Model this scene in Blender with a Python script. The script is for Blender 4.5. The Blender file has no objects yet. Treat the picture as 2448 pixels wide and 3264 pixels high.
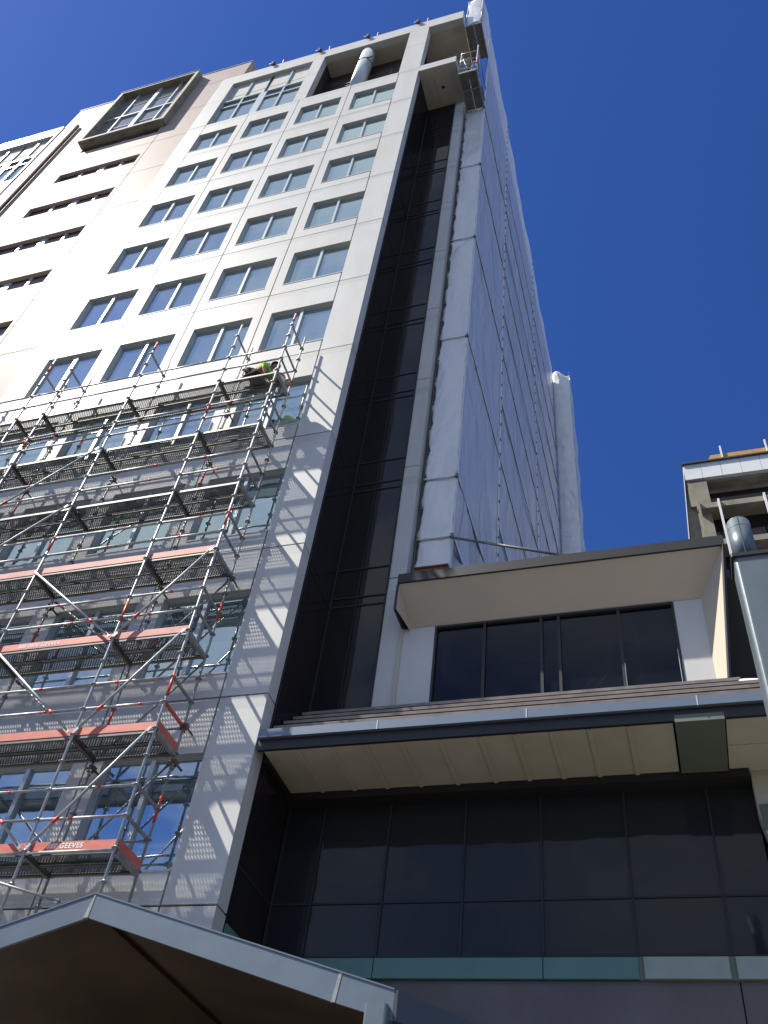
import bpy, math, random
from mathutils import Vector, Matrix
random.seed(7)
R = math.radians
scn = bpy.context.scene
COL = scn.collection

# ------------------------------------------------------------------ camera
cam = bpy.data.cameras.new("camera")
cam.sensor_fit = 'VERTICAL'; cam.sensor_height = 36; cam.lens = 2900.2 / 3264 * 36
cam.clip_start = 0.05; cam.clip_end = 5000
camo = bpy.data.objects.new("camera", cam); COL.objects.link(camo)
r0 = (0.95429596, -0.10678467, 0.27913482)
r1 = (-0.13459421, 0.68035347, 0.72041902)
r2 = (-0.26684005, -0.72506289, 0.63488597)
def w(r, s=1): return Vector((r[0]*s, r[2]*s, -r[1]*s))
m = Matrix.Identity(4)
for i, v in enumerate((w(r0), w(r1, -1), w(r2, -1))):
    for k in range(3): m[k][i] = v[k]
m.translation = Vector((6.704, -11.988, 1.6))
camo.matrix_world = m
scn.camera = camo

# ------------------------------------------------------------------ light
SUN = Vector((-2.05, -1.0, 2.95)).normalized()
elev = math.asin(SUN.z); azim = math.atan2(SUN.x, SUN.y)
world = bpy.data.worlds.new("World"); scn.world = world; world.use_nodes = True
nt = world.node_tree; N = nt.nodes; L = nt.links
for n in list(N): N.remove(n)
out = N.new('ShaderNodeOutputWorld'); bg = N.new('ShaderNodeBackground'); bg.inputs[1].default_value = 0.072
sky = N.new('ShaderNodeTexSky'); sky.sky_type = 'NISHITA'; sky.sun_disc = False
sky.sun_elevation = elev; sky.sun_rotation = azim
sky.air_density = 1.0; sky.dust_density = 0.35; sky.ozone_density = 5.0; sky.altitude = 400
hs = N.new('ShaderNodeHueSaturation'); hs.inputs['Saturation'].default_value = 1.10; hs.inputs['Value'].default_value = 1.0
tn = N.new('ShaderNodeVectorMath'); tn.operation = 'MULTIPLY'; tn.inputs[1].default_value = (.75, .79, 1.15)
L.new(sky.outputs[0], tn.inputs[0]); L.new(tn.outputs[0], hs.inputs['Color'])
# scattered real clouds in the half of the sky behind the viewer (seen mirrored in the panes)
tc = N.new('ShaderNodeTexCoord'); nz = N.new('ShaderNodeTexNoise'); nz.inputs['Scale'].default_value = 3.6; nz.inputs['Detail'].default_value = 7
mp = N.new('ShaderNodeMapping'); mp.inputs['Scale'].default_value = (1, 1, 1.6)
L.new(tc.outputs['Generated'], mp.inputs[0]); L.new(mp.outputs[0], nz.inputs['Vector'])
cr = N.new('ShaderNodeMapRange'); cr.inputs[1].default_value = .32; cr.inputs[2].default_value = .62; L.new(nz.outputs[0], cr.inputs[0])
sx = N.new('ShaderNodeSeparateXYZ'); L.new(tc.outputs['Generated'], sx.inputs[0])
zr = N.new('ShaderNodeMapRange'); zr.inputs[1].default_value = .18; zr.inputs[2].default_value = .45; zr.inputs[3].default_value = .35; L.new(sx.outputs[2], zr.inputs[0])
yr = N.new('ShaderNodeMapRange'); yr.inputs[1].default_value = -.05; yr.inputs[2].default_value = -.25; L.new(sx.outputs[1], yr.inputs[0])
mu = N.new('ShaderNodeMath'); mu.operation = 'MULTIPLY'; L.new(cr.outputs[0], mu.inputs[0]); L.new(yr.outputs[0], mu.inputs[1])
m2 = N.new('ShaderNodeMath'); m2.operation = 'MULTIPLY'; L.new(mu.outputs[0], m2.inputs[0]); L.new(zr.outputs[0], m2.inputs[1]); mu = m2
mx = N.new('ShaderNodeMixRGB'); mx.inputs[2].default_value = (5.4, 6.2, 6.9, 1)
L.new(mu.outputs[0], mx.inputs[0]); L.new(hs.outputs[0], mx.inputs[1]); L.new(mx.outputs[0], bg.inputs[0]); L.new(bg.outputs[0], out.inputs[0])

sl = bpy.data.lights.new("sun", 'SUN'); sl.energy = 5.0; sl.angle = R(0.7); sl.color = (1.0, .945, .84)
so = bpy.data.objects.new("sun", sl); COL.objects.link(so)
so.rotation_euler = SUN.to_track_quat('Z', 'Y').to_euler(); so.location = (0, -30, 60)
scn.view_settings.view_transform = 'Standard'; scn.view_settings.look = 'None'
scn.view_settings.exposure = 0.74; scn.view_settings.gamma = 1.0
scn.cycles.max_bounces = 8; scn.cycles.transparent_max_bounces = 16; scn.cycles.glossy_bounces = 4
scn.cycles.caustics_reflective = False; scn.cycles.caustics_refractive = False

# ------------------------------------------------------------------ materials
def mat(name, col, rough=.6, spec=.5, metal=0, var=.0, scale=3.0, bump=0, bscale=40, stretch=(1, 1, 1), dirt=None, dscale=1.2):
    M = bpy.data.materials.new(name); M.use_nodes = True
    t = M.node_tree; b = t.nodes['Principled BSDF']
    b.inputs['Roughness'].default_value = rough; b.inputs['Specular IOR Level'].default_value = spec; b.inputs['Metallic'].default_value = metal
    c = (*col, 1); b.inputs['Base Color'].default_value = c
    geo = t.nodes.new('ShaderNodeNewGeometry'); mp = t.nodes.new('ShaderNodeMapping'); mp.inputs['Scale'].default_value = stretch
    t.links.new(geo.outputs['Position'], mp.inputs[0])
    last = None
    if var:
        n = t.nodes.new('ShaderNodeTexNoise'); n.inputs['Scale'].default_value = scale; n.inputs['Detail'].default_value = 6
        t.links.new(mp.outputs[0], n.inputs['Vector'])
        r = t.nodes.new('ShaderNodeMapRange'); r.inputs[1].default_value = .3; r.inputs[2].default_value = .7
        r.inputs[3].default_value = 1-var; r.inputs[4].default_value = 1+var*.4; t.links.new(n.outputs[0], r.inputs[0])
        v = t.nodes.new('ShaderNodeVectorMath'); v.operation = 'SCALE'; v.inputs[0].default_value = col; t.links.new(r.outputs[0], v.inputs['Scale'])
        t.links.new(v.outputs[0], b.inputs['Base Color']); last = v.outputs[0]
    if dirt:
        n = t.nodes.new('ShaderNodeTexNoise'); n.inputs['Scale'].default_value = dscale; n.inputs['Detail'].default_value = 8; n.inputs['Roughness'].default_value = .65
        t.links.new(mp.outputs[0], n.inputs['Vector'])
        r = t.nodes.new('ShaderNodeMapRange'); r.inputs[1].default_value = .48; r.inputs[2].default_value = .72; r.inputs[4].default_value = .75; t.links.new(n.outputs[0], r.inputs[0])
        x = t.nodes.new('ShaderNodeMixRGB'); x.inputs[1].default_value = c; x.inputs[2].default_value = (*dirt, 1)
        if last: t.links.new(last, x.inputs[1])
        t.links.new(r.outputs[0], x.inputs[0]); t.links.new(x.outputs[0], b.inputs['Base Color'])
    if bump:
        n = t.nodes.new('ShaderNodeTexNoise'); n.inputs['Scale'].default_value = bscale; n.inputs['Detail'].default_value = 4
        t.links.new(geo.outputs['Position'], n.inputs['Vector'])
        bp = t.nodes.new('ShaderNodeBump'); bp.inputs['Strength'].default_value = bump; bp.inputs['Distance'].default_value = .02
        t.links.new(n.outputs[0], bp.inputs['Height']); t.links.new(bp.outputs[0], b.inputs['Normal'])
    return M

def glass(name, base, f0, f1, rough=.02, wob=.006, wscale=.8, tint=(1, 1, 1)):
    """coated pane: dark body under a mirror coat whose strength rises at grazing angles"""
    M = bpy.data.materials.new(name); M.use_nodes = True; t = M.node_tree; t.nodes.clear()
    o = t.nodes.new('ShaderNodeOutputMaterial'); d = t.nodes.new('ShaderNodeBsdfDiffuse'); d.inputs[0].default_value = (*base, 1)
    g = t.nodes.new('ShaderNodeBsdfGlossy'); g.inputs['Roughness'].default_value = rough; g.inputs[0].default_value = (*tint, 1)
    lw = t.nodes.new('ShaderNodeLayerWeight'); lw.inputs[0].default_value = .35
    r = t.nodes.new('ShaderNodeMapRange'); r.inputs[3].default_value = f0; r.inputs[4].default_value = f1
    t.links.new(lw.outputs['Facing'], r.inputs[0])
    x = t.nodes.new('ShaderNodeMixShader'); t.links.new(r.outputs[0], x.inputs[0]); t.links.new(d.outputs[0], x.inputs[1]); t.links.new(g.outputs[0], x.inputs[2])
    geo = t.nodes.new('ShaderNodeNewGeometry'); n = t.nodes.new('ShaderNodeTexNoise'); n.inputs['Scale'].default_value = wscale; t.links.new(geo.outputs['Position'], n.inputs['Vector'])
    bp = t.nodes.new('ShaderNodeBump'); bp.inputs['Strength'].default_value = 1; bp.inputs['Distance'].default_value = wob
    t.links.new(n.outputs[0], bp.inputs['Height']); t.links.new(bp.outputs[0], g.inputs['Normal']); t.links.new(x.outputs[0], o.inputs[0])
    return M

def see_through(Mx, k, tint):
    t = Mx.node_tree; o = [n for n in t.nodes if n.type == 'OUTPUT_MATERIAL'][0]; src = o.inputs[0].links[0].from_socket
    tr = t.nodes.new('ShaderNodeBsdfTransparent'); tr.inputs[0].default_value = (*tint, 1); x = t.nodes.new('ShaderNodeMixShader'); x.inputs[0].default_value = k
    t.links.new(src, x.inputs[1]); t.links.new(tr.outputs[0], x.inputs[2]); t.links.new(x.outputs[0], o.inputs[0]); return Mx
def mesh_deck(name, col, open_=.36, cell=.042):
    """steel scaffold plank with rows of punched slots"""
    M = mat(name, col, .5, .5, .35, var=.35, scale=4)
    t = M.node_tree; b = t.nodes['Principled BSDF']; o = t.nodes['Material Output']
    geo = t.nodes.new('ShaderNodeNewGeometry'); sp = t.nodes.new('ShaderNodeSeparateXYZ'); t.links.new(geo.outputs['Position'], sp.inputs[0])
    def ma(op, a, bb, c=None):
        n = t.nodes.new('ShaderNodeMath'); n.operation = op
        for i, v in enumerate((a, bb, c)):
            if v is None: continue
            if isinstance(v, (int, float)): n.inputs[i].default_value = v
            else: t.links.new(v, n.inputs[i])
        return n.outputs[0]
    v = ma('DIVIDE', sp.outputs[1], cell*.8); fv = ma('FRACT', v, None); iv = ma('FLOOR', v, None)
    u = ma('ADD', ma('DIVIDE', sp.outputs[0], cell*1.3), ma('MULTIPLY', iv, .5)); fu = ma('FRACT', u, None)
    du = ma('ABSOLUTE', ma('SUBTRACT', fu, .5), None); dv = ma('ABSOLUTE', ma('SUBTRACT', fv, .5), None)
    hole = ma('MULTIPLY', ma('LESS_THAN', du, open_*.85), ma('LESS_THAN', dv, open_*.8))
    tr = t.nodes.new('ShaderNodeBsdfTransparent'); x = t.nodes.new('ShaderNodeMixShader')
    t.links.new(hole, x.inputs[0]); t.links.new(b.outputs[0], x.inputs[1]); t.links.new(tr.outputs[0], x.inputs[2]); t.links.new(x.outputs[0], o.inputs[0])
    return M

M = {}
M['panel'] = mat('white_precast', (.60, .60, .58), .50, .12, var=.08, scale=1.3, stretch=(1, 1, .35), bump=.08, bscale=60, dirt=(.52, .50, .455), dscale=.45)
M['pink'] = mat('pinkish_precast', (.47, .385, .35), .55, .04, var=.08, scale=1.2, stretch=(1, 1, .4), bump=.08, bscale=60)
def joint_band(Mx, k=.90):  # darkens the base colour in a band just under each floor joint
    t = Mx.node_tree; b = t.nodes['Principled BSDF']; src = b.inputs['Base Color'].links[0].from_socket
    geo = t.nodes.new('ShaderNodeNewGeometry'); sp = t.nodes.new('ShaderNodeSeparateXYZ'); t.links.new(geo.outputs['Position'], sp.inputs[0])
    a = t.nodes.new('ShaderNodeMath'); a.operation = 'MULTIPLY_ADD'; a.inputs[1].default_value = 1/3.78; a.inputs[2].default_value = -7.12/3.78; t.links.new(sp.outputs[2], a.inputs[0])
    f = t.nodes.new('ShaderNodeMath'); f.operation = 'FRACT'; t.links.new(a.outputs[0], f.inputs[0])
    r = t.nodes.new('ShaderNodeMapRange'); r.inputs[1].default_value = .915; r.inputs[2].default_value = .93; r.inputs[3].default_value = 1; r.inputs[4].default_value = k; t.links.new(f.outputs[0], r.inputs[0])
    v = t.nodes.new('ShaderNodeVectorMath'); v.operation = 'SCALE'; t.links.new(src, v.inputs[0]); t.links.new(r.outputs[0], v.inputs['Scale']); t.links.new(v.outputs[0], b.inputs['Base Color'])
joint_band(M['panel']); joint_band(M['pink'], .95)
M['groove'] = mat('joint_dark', (.10, .095, .085), .9, .2)
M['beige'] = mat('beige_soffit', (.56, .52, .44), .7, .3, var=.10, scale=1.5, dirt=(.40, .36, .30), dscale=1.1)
M['frameconc'] = mat('weathered_concrete', (.33, .31, .24), .75, .3, var=.2, scale=2.5, dirt=(.12, .11, .085), dscale=1.6, bump=.3)
M['alu'] = mat('grey_blue_aluminium', (.50, .57, .61), .35, .5, .15, var=.04)
M['aludark'] = mat('dark_aluminium', (.05, .06, .075), .35, .5, .3)
M['glass'] = glass('window_glass', (.12, .175, .195), .36, .76, wob=.006, wscale=1.1, tint=(.90, 1, .98))
M['slotglass'] = glass('tinted_glass', (.24, .24, .25), .22, .45)
M['dglass'] = glass('dark_curtain_glass', (.022, .019, .020), .012, .11, rough=.03)
M['pglass'] = glass('podium_glass', (.024, .027, .028), .015, .09, rough=.06, wob=.02)
M['dormerglass'] = see_through(glass('dormer_glass', (.012, .014, .024), .03, .16), .55, (.55, .6, .75))
M['blind'] = mat('roller_blind', (.50, .51, .47), .8, .2, var=.04)
M['dark'] = mat('dark_void', (.03, .028, .026), .8, .3)
M['mulld'] = mat('near_black_mullion', (.034, .037, .037), .6, .2)
M['mull'] = mat('dark_mullion', (.065, .075, .08), .4, .5, .3)
M['brownpipe'] = mat('brown_pipe', (.13, .085, .07), .5)
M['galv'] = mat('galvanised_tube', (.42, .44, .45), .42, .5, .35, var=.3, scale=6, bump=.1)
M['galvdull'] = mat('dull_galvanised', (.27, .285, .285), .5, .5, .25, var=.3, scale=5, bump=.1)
M['red'] = mat('red_paint', (.66, .065, .035), .45, .5, var=.2, scale=6)
M['toe'] = mat('orange_red_board', (.66, .15, .095), .5, .5, var=.22, scale=5, stretch=(1, 1, 3), dirt=(.55, .20, .15), dscale=2)
M['toef'] = mat('faded_pink_board', (.66, .25, .20), .6, .4, var=.25, scale=4, dirt=(.45, .17, .14), dscale=2.2)
M['tag'] = mat('red_tag', (.85, .03, .02), .5)
M['deck'] = mesh_deck('perforated_steel', (.15, .155, .14))
M['rib'] = mat('plank_steel', (.14, .145, .135), .5, .5, .3, var=.3)
M['print'] = mat('white_print', (.80, .72, .68), .7)
M['rust'] = mat('rusty_orange', (.30, .10, .05), .8, .3, var=.4, scale=9)
M['gutter'] = mat('bluegrey_gutter', (.15, .19, .25), .35, .5, .2, var=.06)
M['black'] = mat('black_fascia', (.022, .022, .024), .5, .4)
M['creamsoffit'] = mat('cream_soffit_board', (.56, .53, .435), .75, .3, var=.12, scale=1.5, dirt=(.50, .46, .36), dscale=2.0)
M['hood'] = mat('cream_cladding', (.50, .45, .36), .6, .35, var=.05, scale=.8)
M['roof'] = mat('pink_brown_roofing', (.33, .285, .255), .7, .3, var=.25, scale=4, dirt=(.24, .20, .17), dscale=3)
M['green'] = mat('green_panel', (.10, .215, .195), .5, .4, var=.08)
M['greenl'] = mat('pale_green_panel', (.30, .36, .315), .5, .4, var=.08)
M['greend'] = mat('grey_green_panel', (.15, .18, .145), .6, .3, var=.08)
M['wallgrey'] = mat('dark_plaster', (.15, .14, .145), .8, .2, var=.18, scale=.8, dirt=(.12, .10, .09), dscale=.9)
M['flash'] = mat('galvanised_flashing', (.155, .19, .21), .36, .5, .4, var=.12, scale=2.5, dirt=(.15, .175, .19), dscale=1.5, bump=.06, bscale=8)
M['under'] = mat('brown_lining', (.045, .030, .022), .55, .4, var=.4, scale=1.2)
M['asphalt'] = mat('asphalt', (.055, .055, .058), .9, .3, var=.2, scale=8, bump=.3)
M['paving'] = mat('paving', (.24, .23, .205), .85, .3, var=.15, scale=4)
M['conc'] = mat('aged_concrete', (.27, .25, .205), .8, .3, var=.2, scale=1, dirt=(.12, .11, .09), dscale=.8)
M['rbwhite'] = mat('white_cladding_tiles', (.72, .74, .75), .45, .5, var=.10, scale=.35, dirt=(.56, .57, .56), dscale=.35)
M['ochre'] = mat('ochre_board', (.50, .29, .08), .6, .3, var=.15)
M['pole'] = mat('grey_painted_steel', (.13, .165, .185), .36, .4, .15, var=.10, scale=3, bump=.08, bscale=12)
M['hivis'] = mat('hi_vis_fabric', (.42, .85, .05), .8, .2, var=.12, scale=14)
M['navy'] = mat('navy_cloth', (.018, .024, .05), .85, .2)
M['trouser'] = mat('dark_work_trousers', (.045, .035, .03), .9, .2, var=.3, scale=20)
M['skin'] = mat('skin', (.45, .25, .17), .6)
M['orange'] = mat('orange_plastic', (.80, .12, .03), .45)
M['white'] = mat('white_plastic', (.75, .75, .75), .4)
M['boot'] = mat('boot_leather', (.14, .065, .03), .7)

def wrapmat():
    Mx = bpy.data.materials.new('white_shrink_wrap'); Mx.use_nodes = True; t = Mx.node_tree; t.nodes.clear()
    o = t.nodes.new('ShaderNodeOutputMaterial')
    geo = t.nodes.new('ShaderNodeNewGeometry'); mp = t.nodes.new('ShaderNodeMapping'); mp.inputs['Scale'].default_value = (1, 1, .45)
    t.links.new(geo.outputs['Position'], mp.inputs[0])
    n = t.nodes.new('ShaderNodeTexNoise'); n.inputs['Scale'].default_value = .8; n.inputs['Detail'].default_value = 3; n.inputs['Distortion'].default_value = .9
    t.links.new(mp.outputs[0], n.inputs['Vector'])
    bp = t.nodes.new('ShaderNodeBump'); bp.inputs['Strength'].default_value = .6; bp.inputs['Distance'].default_value = .28
    t.links.new(n.outputs[0], bp.inputs['Height'])
    d = t.nodes.new('ShaderNodeBsdfDiffuse'); d.inputs[0].default_value = (.94, .95, .96, 1)
    tl = t.nodes.new('ShaderNodeBsdfTranslucent'); tl.inputs[0].default_value = (.80, .86, .95, 1)
    g = t.nodes.new('ShaderNodeBsdfGlossy'); g.inputs['Roughness'].default_value = .22; g.inputs[0].default_value = (.9, .9, .9, 1)
    tr = t.nodes.new('ShaderNodeBsdfTransparent')
    for q in (d, tl, g): t.links.new(bp.outputs[0], q.inputs['Normal'])
    a = t.nodes.new('ShaderNodeMixShader'); a.inputs[0].default_value = .18; t.links.new(d.outputs[0], a.inputs[1]); t.links.new(tl.outputs[0], a.inputs[2])
    lw = t.nodes.new('ShaderNodeLayerWeight'); lw.inputs[0].default_value = .25; t.links.new(bp.outputs[0], lw.inputs[1])
    r = t.nodes.new('ShaderNodeMapRange'); r.inputs[3].default_value = .10; r.inputs[4].default_value = .6; t.links.new(lw.outputs['Fresnel'], r.inputs[0])
    b = t.nodes.new('ShaderNodeMixShader'); t.links.new(r.outputs[0], b.inputs[0]); t.links.new(a.outputs[0], b.inputs[1]); t.links.new(g.outputs[0], b.inputs[2])
    c = t.nodes.new('ShaderNodeMixShader'); c.inputs[0].default_value = .14; t.links.new(b.outputs[0], c.inputs[1]); t.links.new(tr.outputs[0], c.inputs[2])
    t.links.new(c.outputs[0], o.inputs[0]); return Mx
M['wrap'] = wrapmat()
M['wrapledger'] = mat('wrapped_ledger', (.30, .29, .26), .6)
M['tape'] = mat('white_tape', (.90, .92, .93), .5)

# ------------------------------------------------------------------ builders
class MB:
    def __init__(s): s.v = []; s.f = []; s.sm = []; s.mi = []; s.cur = 0
    def poly(s, pts, faces, smooth=False):
        b = len(s.v); s.v += [tuple(p) for p in pts]
        for f in faces: s.f.append([b+i for i in f]); s.sm.append(smooth); s.mi.append(s.cur)
        return s
    def box(s, x0, x1, y0, y1, z0, z1):
        p = [(x, y, z) for z in (z0, z1) for y in (y0, y1) for x in (x0, x1)]
        return s.poly(p, [(0, 2, 3, 1), (4, 5, 7, 6), (0, 1, 5, 4), (2, 6, 7, 3), (0, 4, 6, 2), (1, 3, 7, 5)])
    def prism(s, ring, d):
        """ring of 3-D points extruded by vector d"""
        n = len(ring); d = Vector(d); a = [Vector(p) for p in ring]; pts = a+[p+d for p in a]
        return s.poly(pts, [tuple(range(n))[::-1], tuple(range(n, 2*n))]+[(i, (i+1) % n, n+(i+1) % n, n+i) for i in range(n)])
    def tube(s, a, b, r, n=10, r2=None, smooth=True):
        a = Vector(a); b = Vector(b); d = (b-a); q = d.to_track_quat('Z', 'Y'); r2 = r if r2 is None else r2
        pts = []
        for p, rr in ((a, r), (b, r2)):
            for i in range(n):
                t = 2*math.pi*i/n; pts.append(p+q @ Vector((math.cos(t)*rr, math.sin(t)*rr, 0)))
        base = len(s.v)
        s.poly(pts, [(i, (i+1) % n, n+(i+1) % n, n+i) for i in range(n)], smooth)
        s.f += [[base+i for i in range(n)][::-1], [base+n+i for i in range(n)]]; s.sm += [False, False]; s.mi += [s.cur]*2
        return s
    def beam(s, a, b, wd, ht):
        a = Vector(a); b = Vector(b); d = (b-a).normalized(); side = d.cross(Vector((0, 0, 1)))
        side = side.normalized() if side.length > 1e-3 else Vector((1, 0, 0)); up = side.cross(d)
        ring = [a+side*wd/2*i+up*ht/2*j for i, j in ((-1, -1), (1, -1), (1, 1), (-1, 1))]
        return s.prism(ring, b-a)
    def ring(s, x0, x1, z0, z1, y0, y1, t, tz=None):
        """rectangular frame in the XZ plane, bar width t"""
        tz = tz or t
        s.box(x0, x0+t, y0, y1, z0, z1); s.box(x1-t, x1, y0, y1, z0, z1)
        s.box(x0+t, x1-t, y0, y1, z0, z0+tz); s.box(x0+t, x1-t, y0, y1, z1-tz, z1); return s
    def build(s, name, material, parent=None, loc=None):
        me = bpy.data.meshes.new(name); me.from_pydata(s.v, [], s.f); me.update()
        me.polygons.foreach_set('use_smooth', s.sm)
        for mm in (material if isinstance(material, (list, tuple)) else [material]): me.materials.append(mm)
        me.polygons.foreach_set('material_index', s.mi)
        o = bpy.data.objects.new(name, me); COL.objects.link(o)
        if parent: o.parent = parent
        if loc: o.location = loc
        return o
def pieces(name, material, parent, boxes):
    r = []
    for bx in boxes: r.append(MB().box(*bx).build(name, material, parent))
    return r
def empty(name, label, cat, loc=(0, 0, 0), group=None):
    o = bpy.data.objects.new(name, None); COL.objects.link(o); o.location = loc; o['label'] = label; o['category'] = cat
    o.empty_display_size = .3
    if group: o['group'] = group
    return o
def dup(o, parent, loc=None):
    c = o.copy(); COL.objects.link(c); c.parent = parent
    if loc is not None: c.location = loc
    for ch in o.children:
        d = ch.copy(); COL.objects.link(d); d.parent = c
    return c

H = 3.78; Z0 = 7.12
def zj(n): return Z0+H*n

# ------------------------------------------------------------------ ground
g = MB(); g.poly([(-900, -900, 0), (900, -900, 0), (900, 900, 0), (-900, 900, 0)], [(0, 1, 2, 3)])
o = g.build('road', M['asphalt']); o['kind'] = 'structure'
g = MB(); g.box(-60, 60, -10.2, 60, 0, .13); o = g.build('pavement', M['paving']); o['kind'] = 'structure'

# ================================================================== TOWER
tower = empty('tower_building', 'tall white precast tower with rows of paired windows, scaffold at its foot', 'building')
J = .036
def panel(mb, x0, x1, z0, z1, y0, y1, hole=None, g=J):
    x0 += g/2; x1 -= g/2; z0 += g/2; z1 -= g/2
    if not hole: mb.box(x0, x1, y0, y1, z0, z1); return
    a, b, c, d = hole
    a = max(a, x0); b = min(b, x1)
    if a > x0+1e-4: mb.box(x0, a, y0, y1, z0, z1)
    if b < x1-1e-4: mb.box(b, x1, y0, y1, z0, z1)
    mb.box(a, b, y0, y1, z0, c); mb.box(a, b, y0, y1, d, z1)
WB, WT, WW, WP = .57, 2.64, 1.957, 2.5665
XR = -.945
wallm = MB()
for n in range(-2, 10):
    z0, z1 = zj(n), zj(n+1)
    if n == 9: z1 = 45.06
    if n == -2: z0 = .13
    wins = n >= 0
    wallm.box(XR+J/2, 0, 0, .35, z0+J/2, (zj(10) if n == 9 else z1)-J/2)
    for k in range(4):
        xa = (-3.225, -5.79, -8.355, -10.62)[k]; xb = (XR, -3.225, -5.79, -8.355)[k]
        wx = XR-k*WP
        panel(wallm, xa, xb, z0, z1, 0, .30, (wx-WW, wx, z0+WB, z0+WT) if wins else None)
    panel(wallm, -11.585, -10.62, z0, z1, 0, .30)
# top storey of the main face
wallm.box(-11.585, -10.65, 0, .6, 45.06+J, 50.93)
wallm.box(-6.13, -5.51, 0, .34, 45.07, 51.08)
wallm.box(-.965, .02, 0, .34, zj(10)+.01, 51.08)
wallm.box(-11.585, -6.13, 0, .5, 50.93, 52.28)
wallm.box(-6.13, 1.72, 0, .35, 51.10, 52.28)
wallm.build('wall', M['panel'], tower); wallm = MB()
# left white block
XL = -21.6
for n in range(3, 10):
    z0, z1 = zj(n), zj(n+1)
    for k in range(4):
        wx = XL-k*WP; xb = -21.48 if k == 0 else wx+.30; xa = wx-WP+.30
        panel(wallm, xa, xb, z0, z1, 0, .30, (wx-WW, wx, z0+WB, z0+WT))
wallm.box(-26.15, -25.7+.1, 0, .5, 45.0, 50.93); wallm.box(-21.6, -21.48, 0, .5, 44.94, 50.93)
wallm.box(-34, -21.48, 0, .5, 50.93, 52.03); wallm.box(-34, -31.5, 0, .5, 44.94, 50.93)
wallm.build('wall', M['panel'], tower)
# core behind the panels
core = MB()
core.box(-34, -.03, .36, 24, 0, 44.85); core.box(-34, 1.64, 1.9, 24, 0, 51.0)
core.box(-34, -21.5, .52, 24, 44.85, 51.9)
core.box(-21.5, -10.45, .9, 24, 44.85, 54.4); core.box(-10.45, -6.2, 1.5, 24, 44.85, 51.2)
core.build('core', M['groove'], tower)
b = MB(); b.box(-11.5, 1.66, 1.1, 24, 51.3, 52.1); b.build('roof_slab', M['conc'], tower)

# window prototype: origin at right edge of the opening, floor joint, wall face
def make_window():
    f = MB(); f.ring(-WW, 0, WB, WT, .085, .24, .035); f.ring(-WW+.035, -.035, WB+.035, WT-.035, .115, .22, .022)
    w0 = f.build('window', M['alu'], tower)
    q = MB(); q.box(-WW+.04, -.04, .140, .150, WB+.04, WT-.04); q.build('pane', M['glass'], w0)
    q = MB(); q.box(-WW/2-.042, -WW/2+.042, .07, .138, WB+.036, WT-.036); q.build('mullion', M['alu'], w0)
    q = MB(); q.prism([(-WW, -.012, WB-.035), (-WW, .084, WB-.035), (-WW, .084, WB+.02), (-WW, -.012, WB)], (WW, 0, 0)); q.build('sill', M['panel'], w0)
    return w0
win = make_window(); first = True
for n in range(0, 10):
    for k in range(4):
        loc = (XR-k*WP, 0, zj(n))
        if first: win.location = loc; first = False
        else: dup(win, tower, loc)
for n in range(5, 10):
    for k in range(3):
        dup(win, tower, (XL-k*WP, 0, zj(n)))
# two tall top windows with blinds
def big_window(x1, wd):
    x0 = x1-wd; zb, zt = 45.06, 50.93
    f = MB(); f.ring(x0, x1, zb, zt, .15, .30, .07)
    mid = (x0+x1)/2
    wo = f.build('window', M['alu'], tower)
    q = MB(); q.box(mid-.2, mid+.2, .13, .29, zb+.07, 48.4); q.build('mullion', M['alu'], wo)
    q = MB(); q.box(mid-.10, mid+.10, .24, .33, 48.4, zt-.07); q.build('recess', M['mull'], wo)
    for s in (-1, 1):
        xm = mid+s*wd/4
        a, bb = (x0+.07, mid-.2) if s < 0 else (mid+.2, x1-.07)
        pieces('mullion', M['alu'], wo, [(xm-.05, xm+.05, .12, .185, zb+.07, zt-.07), (a, xm-.05, .13, .195, 47.52, 47.62), (xm+.05, bb, .13, .195, 47.52, 47.62),
            (a, xm-.05, .10, .185, 48.32, 48.46), (xm+.05, bb, .10, .185, 48.32, 48.46)])
        q = MB(); q.box(a, bb, .20, .21, zb+.07, 48.4); q.build('pane', M['glass'], wo)
        q = MB(); a2, b2 = (x0+.07, mid-.10) if s < 0 else (mid+.10, x1-.07)
        q.box(a2, b2, .19, .205, 48.4, zt-.07)
        q.box(a2, b2, .180, .19, 49.18, 49.22)
        q.build('blind', M['blind'], wo)
big_window(-6.13, 4.52); big_window(-21.6, 4.0)

# pinkish bay
pk = MB()
for n in range(2, 13):
    z0 = zj(n); z1 = zj(n+1) if n < 12 else 54.62
    fr = n in (10, 11, 12)
    panel(pk, -21.48, -18.4, z0, z1, .05, .40); panel(pk, -13.52, -11.585 if z0 < 52 else -10.42, z0, z1, .05, .40)
    if n < 10: panel(pk, -18.4, -13.52, z0, z1, .05, .40, (-18.22, -13.72, z0+1.44, z0+2.48))
    elif n == 10: panel(pk, -18.4, -13.52, z0, z1, .05, .40, (-18.22, -13.72, z0+1.44, z0+2.50))
    elif n == 12: pass
pk.box(-18.4, -13.52, .05, .40, 54.32, 54.62); pk.box(-11.55, -10.42, .05, .40, 52.28+.02, zj(12)-J/2)
pk.box(-10.50, -10.42, .40, .75, 52.2, 54.62)
pk.build('wall', M['pink'], tower)['label'] = 'pinkish precast wall bay with slot windows'
cp = MB(); cp.box(-21.5, -10.38, .02, .8, 54.62, 54.68); cp.box(-34, -21.50, -.02, .55, 52.03, 52.07); cp.build('coping', M['alu'], tower)
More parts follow.
